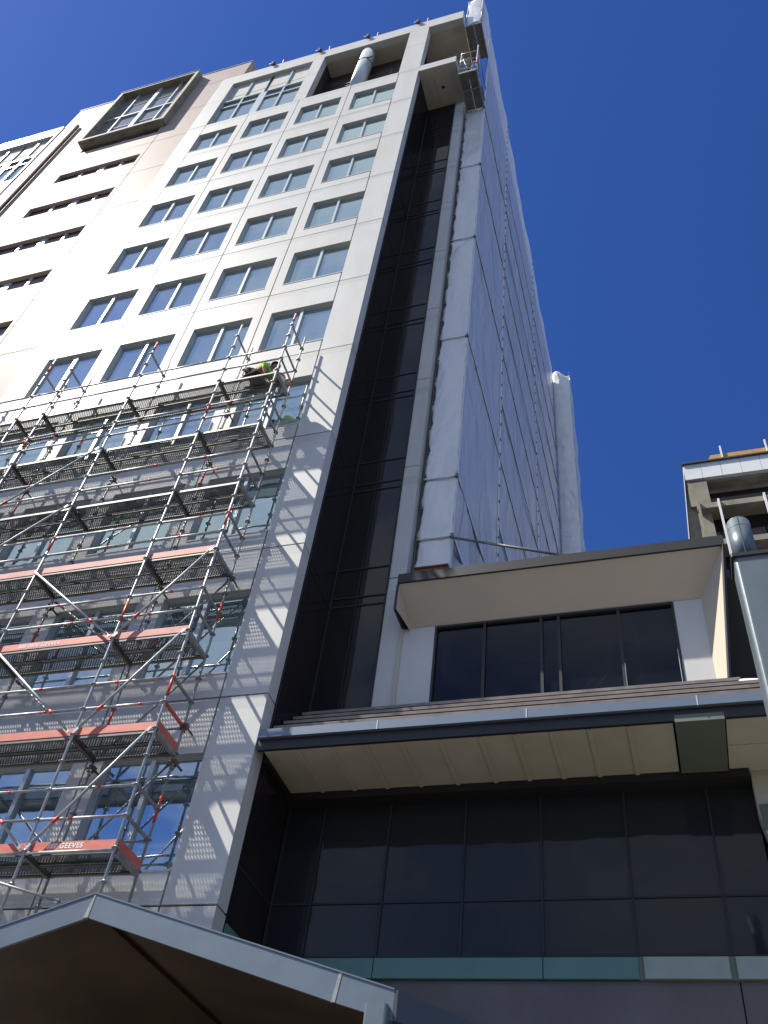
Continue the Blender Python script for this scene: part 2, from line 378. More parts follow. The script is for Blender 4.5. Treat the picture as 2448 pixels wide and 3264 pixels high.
def slot(z):
    f = MB(); f.ring(-18.22, -13.72, z+1.44, z+2.48, .22, .30, .03)
    wo = f.build('window', M['aludark'], tower)
    q = MB(); q.box(-18.19, -13.75, .265, .275, z+1.47, z+2.45); q.build('pane', M['slotglass'], wo)
    pieces('mullion', M['alu'], wo, [(c-hw, c+hw, .18, .262, z+1.47, z+2.45) for c, hw in ((-17.0, .05), (-15.85, .17), (-14.75, .05))])
for n in range(3, 11): slot(zj(n))
# projecting concrete window frame
fx0, fx1, fz0, fz1 = -18.42, -13.42, 47.05, 54.32
f = MB()
f.prism([(fx0, -.33, fz0), (fx1, -.33, fz0), (fx1, .9, fz0), (fx0, .9, fz0)], (0, 0, .22))
f.box(fx0, fx1, -.33, .9, fz1-.22, fz1); f.box(fx0, fx0+.2, -.33, .9, fz0+.22, fz1-.22); f.box(fx1-.2, fx1, -.33, .9, fz0+.22, fz1-.22)
f.box(fx0+.12, fx1-.12, -.16, .05, fz0-.12, fz0)
pf = f.build('projecting_frame', M['frameconc'], tower)
q = MB(); q.box(fx0, fx1, -.36, .2, fz1, fz1+.04); q.build('coping', M['alu'], pf)
q = MB(); q.box(fx0+.2, fx1-.2, .04, .05, fz0+.22, fz1-.22); q.build('pane', M['slotglass'], pf)
xc = -15.9; zc = 50.6
bars = [(xc-.13, xc+.13, -.07, .038, fz0+.22, fz1-.22), (fx0+.2, xc-.13, -.05, .038, zc-.07, zc+.07), (xc+.13, fx1-.2, -.05, .038, zc-.07, zc+.07)]
for xx in (-17.3, -14.6): bars += [(xx-.045, xx+.045, -.04, .038, fz0+.22, zc-.07), (xx-.045, xx+.045, -.04, .038, zc+.07, fz1-.22)]
for zz in (49.0, 52.4): bars += [(fx0+.2, -17.35, .01, .038, zz-.02, zz+.02), (-17.25, xc-.13, .01, .038, zz-.02, zz+.02), (xc+.13, -14.65, .01, .038, zz-.02, zz+.02)]
pieces('mullion', M['alu'], pf, bars)
q = MB(); q.tube((-20.2, -.05, 0), (-20.2, -.05, 51.2), .085, 10)
for z in range(3, 51, 12): q.tube((-20.2, -.05, z), (-20.2, -.05, z+.08), .10, 10); q.build('drain_pipe', M['brownpipe'], tower)

# open top bay: soffit, dark inner walls, round column, rails
s = MB(); s.box(-6.1, 1.72, .35, 1.08, 51.10, 51.3); s.box(-.5, 1.72, 1.08, 1.9, 51.10, 51.3); s.build('soffit', M['beige'], tower)
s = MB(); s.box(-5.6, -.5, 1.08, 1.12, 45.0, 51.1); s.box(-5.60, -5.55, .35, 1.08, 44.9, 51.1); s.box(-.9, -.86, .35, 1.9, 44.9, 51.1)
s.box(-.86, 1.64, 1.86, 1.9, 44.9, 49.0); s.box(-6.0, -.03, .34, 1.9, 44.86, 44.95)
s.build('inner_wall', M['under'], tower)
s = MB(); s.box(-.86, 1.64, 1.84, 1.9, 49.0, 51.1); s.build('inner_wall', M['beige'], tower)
c = MB(); c.tube((-3.27, .44, 44.95), (-3.27, .44, 51.1), .36, 28)
rc = c.build('round_column', M['alu'], tower)
c = MB(); c.tube((-3.27, .44, 49.25), (-3.27, .44, 49.33), .375, 28); c.beam((-3.5, .1, 49.29), (-2.8, .15, 49.36), .05, .05); c.build('strap', M['mull'], rc)
s = MB()
for z in (47.6, 48.1, 48.6, 49.0): s.tube((-5.4, .95, z), (-1.0, .95, z+.02), .025, 6)
s.tube((-5.4, .9, 45.5), (-3.4, .9, 48.9), .025, 6); s.tube((-2.0, .93, 45), (-2.0, .93, 49.3), .03, 6); s.tube((-2.6, .95, 46.5), (-1.0, .9, 48.2), .025, 6)
for z in (46.6, 47.4, 48.2): s.tube((-.8, 1.75, z), (.9, 1.75, z), .03, 6)
s.tube((.9, 1.75, 45), (.9, 1.75, 49.2), .03, 6); s.tube((.9, 1.74, 47.6), (1.5, 1.2, 46.0), .025, 6)
s.build('guard_rail', M['brownpipe'], tower)
# ledge over the recess
s = MB(); s.box(.0, 1.70, 0, 1.78, 44.43, 45.12); lg = s.build('ledge', M['panel'], tower)
s = MB(); s.box(.005, 1.695, .005, 1.74, 44.424, 44.4295); s.build('soffit', M['beige'], lg)
s = MB(); s.box(.30, 1.34, .44, 1.52, 44.40, 44.423); s.build('soffit', M['beige'], lg)
s = MB(); s.box(.61, .62, .45, 1.51, 44.396, 44.3995); s.tube((.92, .92, 44.385), (.92, .92, 44.3995), .07, 16); s.build('ceiling_vent', M['dark'], lg)
# concrete strip right of the glass recess
s = MB(); zz = 11.3
edges = [zj(n)+.38 for n in range(1, 10)]+[44.43]
for e in edges:
    s.box(1.30, 1.68, 1.75, 2.05, zz+.03, e); zz = e
s.build('corner_strip', M['panel'], tower)
s = MB(); s.box(1.32, 1.66, 1.79, 2.0, 11.3, 44.4); s.build('strip_return', M['frameconc'], tower)
s = MB(); s.box(1.60, 1.67, 2.2, 24, 9, 51); s.build('east_wall', M['panel'], tower)
# dark recess glazing
q = MB(); q.box(.02, 1.30, 1.76, 1.77, 9.8, 44.43); q.build('glass_wall', M['dglass'], tower)
q = MB(); q.box(-.005, .015, .35, 1.76, 2.0, 44.43); q.build('glass_wall', M['dglass'], tower)
tb_ = []
for n in range(1, 10):
    for dz in (-.25, .0, .85):
        z = zj(n)+dz-.05; tb_.append((.06, 1.27, 1.74, 1.76, z-.018, z+.018))
        if dz != .85: tb_.append((.015, .024, .376, 1.71, z-.01, z+.01))
pieces('transom', M['mulld'], tower, tb_)
pieces('mullion', M['mulld'], tower, [(.015, .05, 1.72, 1.76, 9.8, 44.4), (1.27, 1.30, 1.70, 1.76, 11.6, 44.4), (.0, .03, .350, .375, 9.8, 44.43), (.60, .62, 1.75, 1.76, 11.6, 44.4)])

# clamps hanging over the parapet
def clamp(x, lab):
    t = empty('roof_clamp', lab, 'clamp', (x, 0, 52.3), 'red clamps along the parapet edge')
    q = MB(); q.box(-.10, .10, -.12, .16, 0, .10); q.box(-.06, .06, -.16, -.09, -.22, .16); q.tube((-.16, -.13, -.12), (.20, -.13, -.16), .022, 6); q.build('clamp_jaw', M['brownpipe'], t)
    q = MB(); q.tube((.45, .1, .0), (.52, -.02, .42), .028, 6); q.box(.36, .62, .02, .18, .0, .06); q.build('clamp_arm', M['red'], t)
for x, l in ((-8.64, 'red clamp on the parapet, furthest left, over the blinds'), (-6.0, 'red clamp on the parapet above the left pier of the open bay'),
             (-3.34, 'red clamp on the parapet above the round column'), (-.66, 'red clamp on the parapet above the right pier of the open bay')): clamp(x, l)

# ================================================================== PODIUM
pod = empty('podium_building', 'low podium wing with dark glazing, cream soffit and a hooded dormer window', 'building')
q = MB(); q.box(.04, 14, -.07, .03, 9.93, 10.09); gt = q.build('gutter', M['gutter'], pod)
pieces('gutter_joint', M['alu'], gt, [(x, x+.018, -.076, -.06, 9.925, 10.096) for x in (2.15, 4.6, 7.15)])
q = MB(); q.box(.05, 14, .0, .06, 9.73, 9.95); q.build('fascia', M['black'], pod)
q = MB(); x = .14
xs = [.14, .75, 1.35, 1.95, 2.55, 3.19, 3.84, 4.40, 4.96, 5.54, 6.13, 6.78]
for a, bb in zip(xs[:-1], xs[1:]): q.box(a+.012, bb-.012, .06, 1.40, 9.735, 9.76)
q.box(7.52, 14, .06, .74, 9.735, 9.76); q.box(7.52, 14, .755, 3.0, 9.735, 9.76)
sf = q.build('soffit', M['creamsoffit'], pod)
q = MB()
for i, a in enumerate(xs[1:-1]): q.prism([(a-.03, .07, 9.712), (a+.035, .07, 9.712), (a+.035, 1.40, 9.712), (a-.03, 1.40, 9.712)], (0, 0, .03))
q.build('batten', M['creamsoffit'], sf)
q = MB(); q.box(6.80, 7.50, -.01, 1.52, 9.70, 9.82); q.build('beam', M['greend'], pod)
q = MB(); q.box(.02, 7.8, 1.40, 1.8, 9.60, 9.85); q.box(.03, .14, .35, 1.4, 9.70, 9.85); q.build('head_beam', M['black'], pod)
q = MB(); q.box(.02, 7.82, 1.72, 1.73, 7.0, 9.7); q.build('glass_wall', M['pglass'], pod)
pieces('mullion', M['mulld'], pod, [(x-.018, x+.018, 1.69, 1.72, 7.0, 9.60) for x in (.74, 1.95, 3.27, 4.52, 5.85, 7.13)]+[(.03, .07, 1.68, 1.72, 7.0, 9.60)])
tb_ = []
for a, bb in ((.07, .715), (.765, 1.925), (1.975, 3.245), (3.295, 4.495), (4.545, 5.825), (5.875, 7.105), (7.155, 7.8)):
    tb_ += [(a, bb, 1.70, 1.72, 7.865, 7.895), (a, bb, 1.69, 1.72, 7.005, 7.05)]
pieces('transom', M['mulld'], pod, tb_+[(.016, .026, .38, 1.66, 7.87, 7.89)])
pieces('spandrel_panel', M['green'], pod, [(.02, 1.94, 1.64, 1.70, 6.71, 7.0), (1.955, 4.51, 1.64, 1.70, 6.71, 7.0), (4.525, 5.85, 1.64, 1.70, 6.71, 7.0), (.018, .04, .36, 1.64, 6.71, 7.0)])
pieces('spandrel_panel', M['greenl'], pod, [(5.93, 7.06, 1.63, 1.70, 6.71, 7.0), (7.15, 8.4, 1.63, 1.70, 6.71, 7.0), (8.5, 14, 1.63, 1.7, 6.71, 7.0)])
q = MB(); q.box(5.85, 14, 1.66, 1.72, 6.70, 7.01); q.build('spandrel_backing', M['greend'], pod)
pieces('wall', M['wallgrey'], pod, [(.02, 7.15, 1.70, 1.9, .13, 6.70), (7.17, 14, 1.70, 1.9, .13, 6.70)])
q = MB(); q.prism([(7.82, 1.5, 9.0), (7.82, 1.5, 9.73), (14, 1.5, 9.73), (14, 1.5, 7.0), (8.2, 1.5, 7.0)], (0, .3, 0)); q.build('wall', M['creamsoffit'], pod)
q = MB(); q.box(7.85, 14, 1.47, 1.5, 8.75, 9.15); q.build('sign_band', M['greend'], pod)
# side glazing of the lower recess is the tower's glass_wall; stepped roof
q = MB(); ns = 5
for i in range(ns):
    y0 = .06+.335*i; z0 = 10.03+.325*i
    xr = 9.35-.36*i
    q.prism([(.05, y0, z0+.06), (.05, y0-.01, z0+.115), (.05, y0+.30, z0+.29), (.05, y0+.30, z0+.24)], (xr, 0, 0))
q.build('roof', M['roof'], pod)
q = MB(); q.prism([(.06, .10, 9.97), (.06, .10, 9.98), (.06, 1.74, 11.45), (.06, 1.74, 9.97)], (7.7, 0, 0)); q.prism([(7.76, .10, 9.97), (7.76, .10, 9.975), (7.76, 1.74, 11.43), (7.76, 1.74, 9.97)], (1.5, 0, 0))
q.build('roof_base', M['black'], pod)
q = MB()
q.prism([(7.60, 1.70, 11.62), (7.78, 1.70, 11.62), (9.75, .0, 10.20), (9.5, -.02, 10.20)], (0, .02, .05))
rf = q.build('hip_flashing', M['panel'], pod)
q = MB(); q.prism([(.05, .30, 10.33), (.11, .30, 10.33), (.75, 1.74, 11.60), (.68, 1.74, 11.60)], (0, .03, .04)); q.build('side_flashing', M['gutter'], pod)
q = MB(); q.box(2.45, 7.6, 1.66, 1.73, 11.585, 11.605); q.build('apron_flashing', M['alu'], pod)
q = MB(); q.box(2.48, 12, 3.2, 20, 11.2, 14.3); q.box(.03, 12, 1.95, 20, 8, 11.2); q.box(2.3, 2.45, 1.95, 3.2, 11.2, 14.2); q.box(7.62, 12, 1.95, 3.2, 11.2, 14.2); q.box(2.45, 7.62, 1.95, 3.2, 13.8, 14.2); q.build('core', M['dark'], pod)
# dormer
pieces('wall', M['panel'], pod, [(1.30, 1.69, 1.735, 1.9, 11.4, 14.72), (1.78, 2.45, 1.73, 1.95, 11.4, 13.55), (7.10, 7.62, 1.73, 1.95, 11.4, 13.55)]); pieces('edge_trim', M['hood'], pod, [(1.70, 1.78, 1.70, 1.95, 11.4, 14.2)])
HY = 1.08
def P(x, y, z): return (x, y, z)
q = MB()
q.poly([P(1.93, 1.74, 13.56), P(7.60, 1.74, 13.56), P(8.10, HY, 14.22), P(1.80, HY, 14.22)], [(0, 1, 2, 3)])      # sloping soffit
q.poly([P(7.60, 1.74, 13.56), P(7.60, 1.74, 11.3), P(7.78, 1.50, 11.4), P(8.10, HY, 14.22)], [(0, 1, 2, 3)])         # right cheek
q.poly([P(1.93, 1.74, 13.56), P(1.80, HY, 14.22), P(1.80, HY, 13.55), P(1.92, 1.74, 13.50)], [(0, 1, 2, 3)])
q.poly([P(8.10, HY, 14.22), P(7.78, 1.50, 11.4), P(7.82, 3, 11.4), P(8.12, 3, 14.22)], [(0, 1, 2, 3)])
hd = q.build('hood', M['hood'], pod)
q = MB(); q.box(1.77, 8.16, HY-.05, 2.2, 14.22, 14.46); q.beam((8.13, HY-.02, 14.22), (7.80, 1.46, 11.5), .05, .05)
q.prism([(1.74, HY, 13.55), (1.80, HY, 13.55), (1.80, HY, 14.22), (1.74, HY, 14.22)], (0, .8, 0)); q.build('cap', M['black'], hd)
q = MB(); q.ring(2.45, 7.10, 11.58, 13.54, 1.72, 1.84, .045)
dw = q.build('window', M['black'], pod)
q = MB(); q.box(2.49, 7.06, 1.79, 1.80, 11.6, 13.5); q.build('pane', M['dormerglass'], dw)
reflected_tubes = [((4.9, 2.15, 11.3), (6.3, 2.15, 12.95)), ((4.6, 2.3, 11.3), (6.2, 2.3, 13.2)), ((6.35, 2.1, 11.3), (6.35, 2.1, 13.2)), ((3.0, 2.15, 11.3), (3.0, 2.15, 12.8)),
         ((2.6, 2.1, 12.75), (4.6, 2.1, 12.75)), ((5.6, 2.1, 13.0), (7.3, 2.1, 13.0)), ((5.6, 2.2, 12.8), (7.3, 2.2, 12.8)), ((6.9, 2.2, 11.3), (7.6, 2.2, 13.1))]
for a_, b_ in reflected_tubes: MB().tube(a_, b_, .03, 8).build('reflected_tube', M['galvdull'], dw)  # tubes added behind the pane to stand for a scaffold's reflection
pieces('mullion', M['black'], dw, [(x-.028, x+.028, 1.73, 1.788, 11.625, 13.495) for x in (3.47, 4.59, 4.93, 6.07)])
pieces('trim', M['alu'], dw, [(7.040, 7.050, 1.705, 1.718, 11.62, 12.4), (6.098, 6.104, 1.718, 1.728, 11.62, 12.2)])

# ================================================================== SCAFFOLD
sc = empty('facade_scaffold', 'galvanised tube scaffold with perforated decks and red toe boards against the tower', 'scaffold')
SX = [-1.33, -2.90, -5.50, -8.07, -8.92, -11.4]
YO, YI = -1.0, -.25
DZ = [7.54+2.072*k for k in range(7)]
STEP = 2.072/4
def rosette(q, x, y, z):
    q.tube((x, y, z-.006), (x, y, z+.006), .062, 8, smooth=False)
def ledger(a, b, m, nm='ledger', tag=True, r=.024):
    q = MB(); q.tube(a, b, r, 8)
    A, B = Vector(a), Vector(b); d = (B-A).normalized()
    for p, s in ((A, 1), (B, -1)): q.beam(p+d*s*.03, p+d*s*.09, .03, .055)
    o = q.build(nm, m, sc)
    if tag:
        q = MB(); t = random.choice((.3, .42, .62, .7)); c = A.lerp(B, t); q.tube(c-d*.035, c+d*.035, r+.002, 8); q.build('tag', M['tag'], o)
    return o
for i, x in enumerate(SX):
    for y in (YO, YI):
        top = 22.62 if i < 4 else 22.9
        q = MB(); q.tube((x, y, .13), (x, y, top), .0242, 10)
        z = 7.54+.52-4*STEP*4
        k = 0
        while z < top-.1:
            if z > .5: rosette(q, x, y, z); q.tube((x, y, z-.03), (x, y, z+.03), .030, 8)
            z += STEP
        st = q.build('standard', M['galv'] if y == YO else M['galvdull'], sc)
        # red painted spigot sleeves
        for zz in {0: (10.24, 14.42, 22.2), 1: (12.1, 18.6), 2: (14.4, 22.2), 3: (18.55,), 4: (22.2,), 5: (20.1,)}[i]:
            zz2 = zz-(1.9 if y == YI else 0)
            q = MB(); q.tube((x, y, zz2), (x, y, zz2+(.5 if zz < 22 else .35)), .0262, 8)
            q.build('sleeve', M['red'], st)
for k, z in enumerate(DZ):
    for i in range(len(SX)-1):
        x1, x0 = SX[i], SX[i+1]
        for r in (.52, 1.04):
            ledger((x1, YO, z+r), (x0, YO, z+r), M['galv'], 'guard_rail')
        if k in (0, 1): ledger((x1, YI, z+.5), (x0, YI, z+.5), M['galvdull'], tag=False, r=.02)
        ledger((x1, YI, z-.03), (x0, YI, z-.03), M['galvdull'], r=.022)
        if k == 0: ledger((x1, YO, z-.03), (x0, YO, z-.03), M['galv'], tag=False)
        if k == 6: ledger((x1, YI, z+1.04), (x0, YI, z+1.04), M['galv'], 'guard_rail')
        # planks: two steel planks with slots, edge flanges and a middle rib
        pass
        for j, (ya, yb_) in enumerate(((YO+.04, YO+.36), (YO+.39, YI-.04))):
            q = MB(); q.cur = 0; q.box(x0+.05, x1-.05, ya, yb_, z-.004, z)
            q.cur = 1
            q.box(x0+.05, x1-.05, ya-.004, ya, z-.055, z+.004); q.box(x0+.05, x1-.05, yb_, yb_+.004, z-.055, z+.004)
            q.box(x0+.05, x1-.05, ya, ya+.03, z-.058, z-.055); q.box(x0+.05, x1-.05, yb_-.03, yb_, z-.058, z-.055)
            for e in (x0+.03, x1-.03): q.box(min(e, e+.02), max(e, e+.02), ya, yb_, z-.05, z-.005)
            q.build('plank', [M['deck'], M['rib']], sc)
    for i, x in enumerate(SX):
        # u-transom under the deck ends
        q = MB(); q.box(x-.03, x+.03, YO+.03, YI-.03, z-.085, z-.062); q.box(x-.032, x-.027, YO+.03, YI-.03, z-.062, z-.005); q.box(x+.027, x+.032, YO+.03, YI-.03, z-.062, z-.005)
        tr = q.build('transom', M['rib'] if i else M['galvdull'], sc)
        if i == 0:
            for r in (.52, 1.04):
                q = MB(); q.beam((x, YO+.03, z+r), (x, YI-.03, z+r), .035, .05); q.build('end_rail', M['galvdull'] if (k, r) != (1, .52) else M['red'], sc)
    # toe boards
    if k < 4:
        for i in range(len(SX)-1):
            x1, x0 = SX[i], SX[i+1]
            q = MB(); q.box(x0+.03, x1-.03, YO+.028, YO+.055, z+.004, z+.155)
            tb = q.build('toe_board', M['toe'] if k < 2 or (k == 2 and i) else M['toef'], sc)
        if k < 2:
            q = MB(); q.box(-1.335, -1.31, YO+.03, YI-.03, z+.004, z+.155); q.build('toe_board', M['toe'], sc)
# top transoms at the free standards
for i, x in enumerate(SX[:6]):
    q = MB(); q.beam((x, YO+.03, 22.05), (x, YI-.03, 22.05), .035, .05); q.build('end_rail', M['galvdull'], sc)
# diagonal braces
def brace(a, b, m=M['galv'], r=.024):
    A, B = Vector(a), Vector(b); d = (B-A).normalized()
    q = MB(); q.tube(A+d*.1, B-d*.1, r, 8); q.beam(A, A+d*.16, .02, .055); q.beam(B-d*.16, B, .02, .055); br = q.build('brace', m, sc)
    q = MB(); c = A.lerp(B, .78); q.tube(c-d*.06, c+d*.06, r+.003, 8); q.build('tag', M['tag'], br)
yo = YO-.055
brace((SX[2], yo, DZ[3]), (SX[1]-.06, yo, DZ[2]+.02)); brace((SX[0]-.05, yo, DZ[3]), (SX[1]+.04, yo, DZ[2]+.02))
brace((SX[0]-.05, yo, DZ[2]), (SX[1]+.04, yo, DZ[1]+.02)); brace((SX[0]-.05, yo, DZ[1]), (SX[1]+.04, yo, DZ[0]+.02))
brace((SX[2]+.05, yo, DZ[2]), (SX[1]-.06, yo, DZ[1]+.02)); brace((SX[2]+.05, yo, DZ[1]), (SX[1]-.06, yo, DZ[0]+.02))
brace((SX[2]-.05, yo, DZ[4]), (SX[3]+.04, yo, DZ[3]+.02)); brace((SX[2]-.05, yo, DZ[5]), (SX[3]+.04, yo, DZ[4]+.02))
ledger((-3.9, yo, 7.25), (-1.9, yo, 6.72), M['galvdull'], tag=False, r=.02)
for k in range(0, 3):
    brace((SX[0]-.03, YI+.05, DZ[k+1]-.1), (SX[1]+.05, YI+.05, DZ[k]+.1), M['galvdull'], .02)
for k in (2, 1): brace((SX[2]+.03, YI+.05, DZ[k+1]-.1), (SX[1]-.05, YI+.05, DZ[k]+.1), M['galvdull'], .02)
# wall ties with couplers and a hanging spanner-shaped wedge
for (x, z) in ((SX[0], DZ[1]-.18), (SX[0], DZ[3]-.1), (SX[0], DZ[0]+2.6), (SX[1], DZ[1]-.2), (SX[1], DZ[3]-.2), (SX[1], DZ[6]-.4), (SX[2], DZ[3]-.3), (SX[2], DZ[5]-.3), (SX[3], DZ[5]-.2), (SX[1], DZ[5]-.3)):
    q = MB(); q.tube((x+.05, YI-.12, z), (x+.05, .01, z), .02, 6); q.box(x-.05, x+.09, YI-.05, YI+.05, z-.05, z+.04); q.tube((x+.05, YI-.03, z-.04), (x+.12, YI-.1, z-.2), .014, 5)
    q.build('wall_tie', M['brownpipe'] if random.random() < .6 else M['rib'], sc)
# printing on the toe boards
def text(s, x, z, h, parent):
    cu = bpy.data.curves.new('print', 'FONT'); cu.body = s; cu.size = h/.72; cu.extrude = .001; cu.offset = .004; cu.space_character = 1.12
    tmp = bpy.data.objects.new('print', cu); COL.objects.link(tmp)
    dg = bpy.context.evaluated_depsgraph_get(); me = bpy.data.meshes.new_from_object(tmp.evaluated_get(dg))
    COL.objects.unlink(tmp); bpy.data.objects.remove(tmp)
    wd = max(v.co.x for v in me.vertices)
    me.materials.clear(); me.materials.append(M['print'])
    o = bpy.data.objects.new('print', me); COL.objects.link(o); o.parent = parent
    o.matrix_basis = Matrix.Translation((x, YO+.026, z)) @ Matrix.Rotation(R(90), 4, 'X'); return wd
boards = [o for o in sc.children if o.name.startswith('toe_board')]
def board(k, i):
    return min(boards, key=lambda o: abs(sum((v.co.z for v in o.data.vertices))/8-(DZ[k]+.08))*10+abs(sum((v.co.x for v in o.data.vertices))/8-(SX[i]+SX[i+1])/2))
def logo(x, z, h, parent):
    q = MB(); 
    for j in range(3): q.prism([(x+.055*j, YO+.0255, z), (x+.055*j+.04, YO+.0255, z), (x+.055*j+.07, YO+.0255, z+h), (x+.055*j+.03, YO+.0255, z+h)], (0, .001, 0))
    q.build('print', M['print'], parent)
text('GEEVES', -2.34, DZ[0]+.045, .082, board(0, 0)); logo(-2.56, DZ[0]+.045, .082, board(0, 0))
text('0800 GEEVES', -4.80, DZ[2]+.04, .082, board(2, 1)); logo(-5.02, DZ[2]+.04, .082, board(2, 1))

# ---- worker bent over on the top deck, with bucket beside
def skin_body(name, verts, edges, mtl, parent, sub=2):
    me = bpy.data.meshes.new(name); me.from_pydata([v[:3] for v in verts], edges, []); me.update()
    o = bpy.data.objects.new(name, me); COL.objects.link(o); o.parent = parent
    sm = o.modifiers.new('skin', 'SKIN'); sm.use_smooth_shade = True
    for i, v in enumerate(verts):
        r_ = v[3]; me.skin_vertices[0].data[i].radius = (r_, r_) if not isinstance(r_, tuple) else r_
    me.skin_vertices[0].data[0].use_root = True
    ss = o.modifiers.new('subdivision', 'SUBSURF'); ss.levels = sub; ss.render_levels = sub
    dg = bpy.context.evaluated_depsgraph_get(); mm = bpy.data.meshes.new_from_object(o.evaluated_get(dg))
    COL.objects.unlink(o); bpy.data.objects.remove(o)
    mm.materials.clear(); mm.materials.append(mtl); mm.polygons.foreach_set('use_smooth', [True]*len(mm.polygons))
    n = bpy.data.objects.new(name, mm); COL.objects.link(n); n.parent = parent; return n
DT = DZ[6]
wk = empty('person', 'person in a lime hi-vis vest crouching on the top scaffold deck', 'person', (-2.12, YO+.30, DT))
# body lies along X: knees/feet at -X, head towards +X, leaning forward over the deck
body = [(-.05, .0, .42, (.15, .13)), (.12, 0, .52, (.14, .12)), (.30, -.02, .57, (.17, .13)), (.40, -.03, .58, .07), (.47, -.06, .58, .055), (.56, -.09, .56, (.085, .075)), (.60, -.10, .50, .07),
        (-.02, -.14, .40, .09), (.17, -.20, .16, .075), (-.22, -.20, .08, .055), (-.34, -.20, .03, .045),
        (-.02, .14, .40, .09), (.20, .16, .30, .075), (-.10, .20, .10, .055), (-.02, .2, .04, .045),
        (.30, -.20, .52, .06), (.36, -.30, .30, .045), (.42, -.24, .08, .035), (.46, -.22, .04, .035),
        (.30, .18, .52, .06), (.42, .24, .32, .045), (.52, .12, .12, .035), (.55, .08, .06, .035)]
ed = [(0, 1), (1, 2), (2, 3), (3, 4), (4, 5), (5, 6), (0, 7), (7, 8), (8, 9), (9, 10), (0, 11), (11, 12), (12, 13), (13, 14), (2, 15), (15, 16), (16, 17), (17, 18), (2, 19), (19, 20), (20, 21), (21, 22)]
skin_body('body', body, ed, M['skin'], wk)
skin_body('trousers', [(-.07, 0, .41, (.175, .15)), (-.03, -.14, .39, .115), (.17, -.20, .16, .10), (-.20, -.20, .085, .08), (-.03, .14, .39, .115), (.20, .16, .30, .10), (-.08, .20, .11, .08)], [(0, 1), (1, 2), (2, 3), (0, 4), (4, 5), (5, 6)], M['trouser'], wk)
skin_body('jacket', [(.02, 0, .48, (.19, .155)), (.16, 0, .55, (.185, .155)), (.31, -.02, .59, (.20, .16)), (.40, -.03, .60, .10), (.30, -.20, .53, .085), (.355, -.29, .34, .07), (.30, .18, .53, .085), (.41, .235, .35, .07)], [(0, 1), (1, 2), (2, 3), (2, 4), (4, 5), (2, 6), (6, 7)], M['hivis'], wk)
for s_ in ((-.30, -.20), (.02, .20)):
    skin_body('boot', [(s_[0]-.02, s_[1], .10, .06), (s_[0]-.04, s_[1], .05, .06), (s_[0]-.17, s_[1], .04, .05)], [(0, 1), (1, 2)], M['boot'], wk, 1)
def fingers(px, py, pz, d):
    q = MB()
    for j in range(4): q.tube((px, py+.018*(j-1.5), pz), (px+d*.055, py+.02*(j-1.5), pz-.02), .009, 6); q.tube((px+d*.055, py+.02*(j-1.5), pz-.02), (px+d*(.075-.006*abs(j-1.5)), py+.02*(j-1.5), pz-.045), .008, 6)
    q.tube((px-.01*d, py-.04, pz), (px+.03*d, py-.055, pz-.03), .010, 6); q.build('hand', M['navy'], wk)
fingers(.46, -.22, .07, 1); fingers(.55, .08, .09, 1)
q = MB()
for a in range(6):
    t0 = a*math.pi/12
    q.tube((.55-.0+.0, -.09, .60+math.sin(t0)*.10-.02), (.55, -.09, .60+math.sin(t0+math.pi/12)*.10-.02), .115*math.cos(t0)+.004, 14, r2=.115*math.cos(t0+math.pi/12)+.004)
q.tube((.56, -.09, .572), (.56, -.09, .585), .125, 14); q.build('helmet', M['navy'], wk)
q = MB(); q.tube((.02, 0, .50), (.06, 0, .52), .178, 16); q.tube((.37, -.02, .585), (.40, -.02, .59), .16, 16); q.build('reflective_band', M['white'], wk)
q = MB(); q.tube((-.08, -.01, .44), (-.02, 0, .47), .19, 14); q.build('tool_belt', M['navy'], wk)
bk = empty('bucket', 'orange and white bucket standing beside the crouching person', 'bucket', (-1.47, YO+.40, DT+.005))
q = MB(); q.tube((0, 0, 0), (0, 0, .30), .11, 18, r2=.145); q.build('shell', M['orange'], bk)
q = MB(); q.tube((0, 0, .10), (0, 0, .22), .126, 18, r2=.140); q.build('label_band', M['white'], bk)
q = MB(); q.tube((0, 0, .285), (0, 0, .305), .152, 18); q.build('rim', M['white'], bk)

# ================================================================== WRAPPED SCAFFOLD
ws = empty('wrapped_scaffold', 'tall scaffold sheeted in white shrink wrap on the right side of the tower', 'scaffold')
WX0, WX1, WY0, WY1 = 1.82, 2.60, 1.95, 21.8
def nz(a, b, s=0):
    return math.sin(a*1.7+s)*.5+math.sin(b*2.3+a*.6+s*2)*.35+math.sin(a*4.1-b*3.3+s)*.15
def sheet(name, fn, nu, nv, parent, m=None):
    q = MB(); pts = [fn(i/nu, j/nv) for j in range(nv+1) for i in range(nu+1)]
    q.poly(pts, [(j*(nu+1)+i, j*(nu+1)+i+1, (j+1)*(nu+1)+i+1, (j+1)*(nu+1)+i) for j in range(nv) for i in range(nu)], True)
    o = q.build(name, m or M['wrap'], parent)
    sd = o.modifiers.new('thickness', 'SOLIDIFY'); sd.thickness = .004
    return o
LZ = [16.35, 18.45, 24.77, 31.1, 37.3, 43.5, 50.5]
def near(u, v):
    z = 14.9+v*(43.4-14.9); x = WX0-.02+(WX1-WX0+.02)*u
    e = .028*math.sin(z*5.2)+.02*math.sin(z*11.3) if u == 0 else (.012*math.sin(z*7.7) if u == 1 else 0)
    pinch = min(abs(z-l) for l in LZ)
    bulge = .07*math.sin(math.pi*u)*(1-math.exp(-pinch*2))*(.6+.4*math.sin(z*.9))
    return (x+e, WY0-bulge-.015*nz(x*6, z*1.1), z+(.05*math.sin(u*9) if v in (0, 1) else 0))
sheet('wrap_sheet', near, 14, 170, ws)
def topz(y): return 55.4-(y-2)*.19+.42*abs(math.sin(y*1.25))
SYS = [WY0, 6.7, 14.45, WY1]
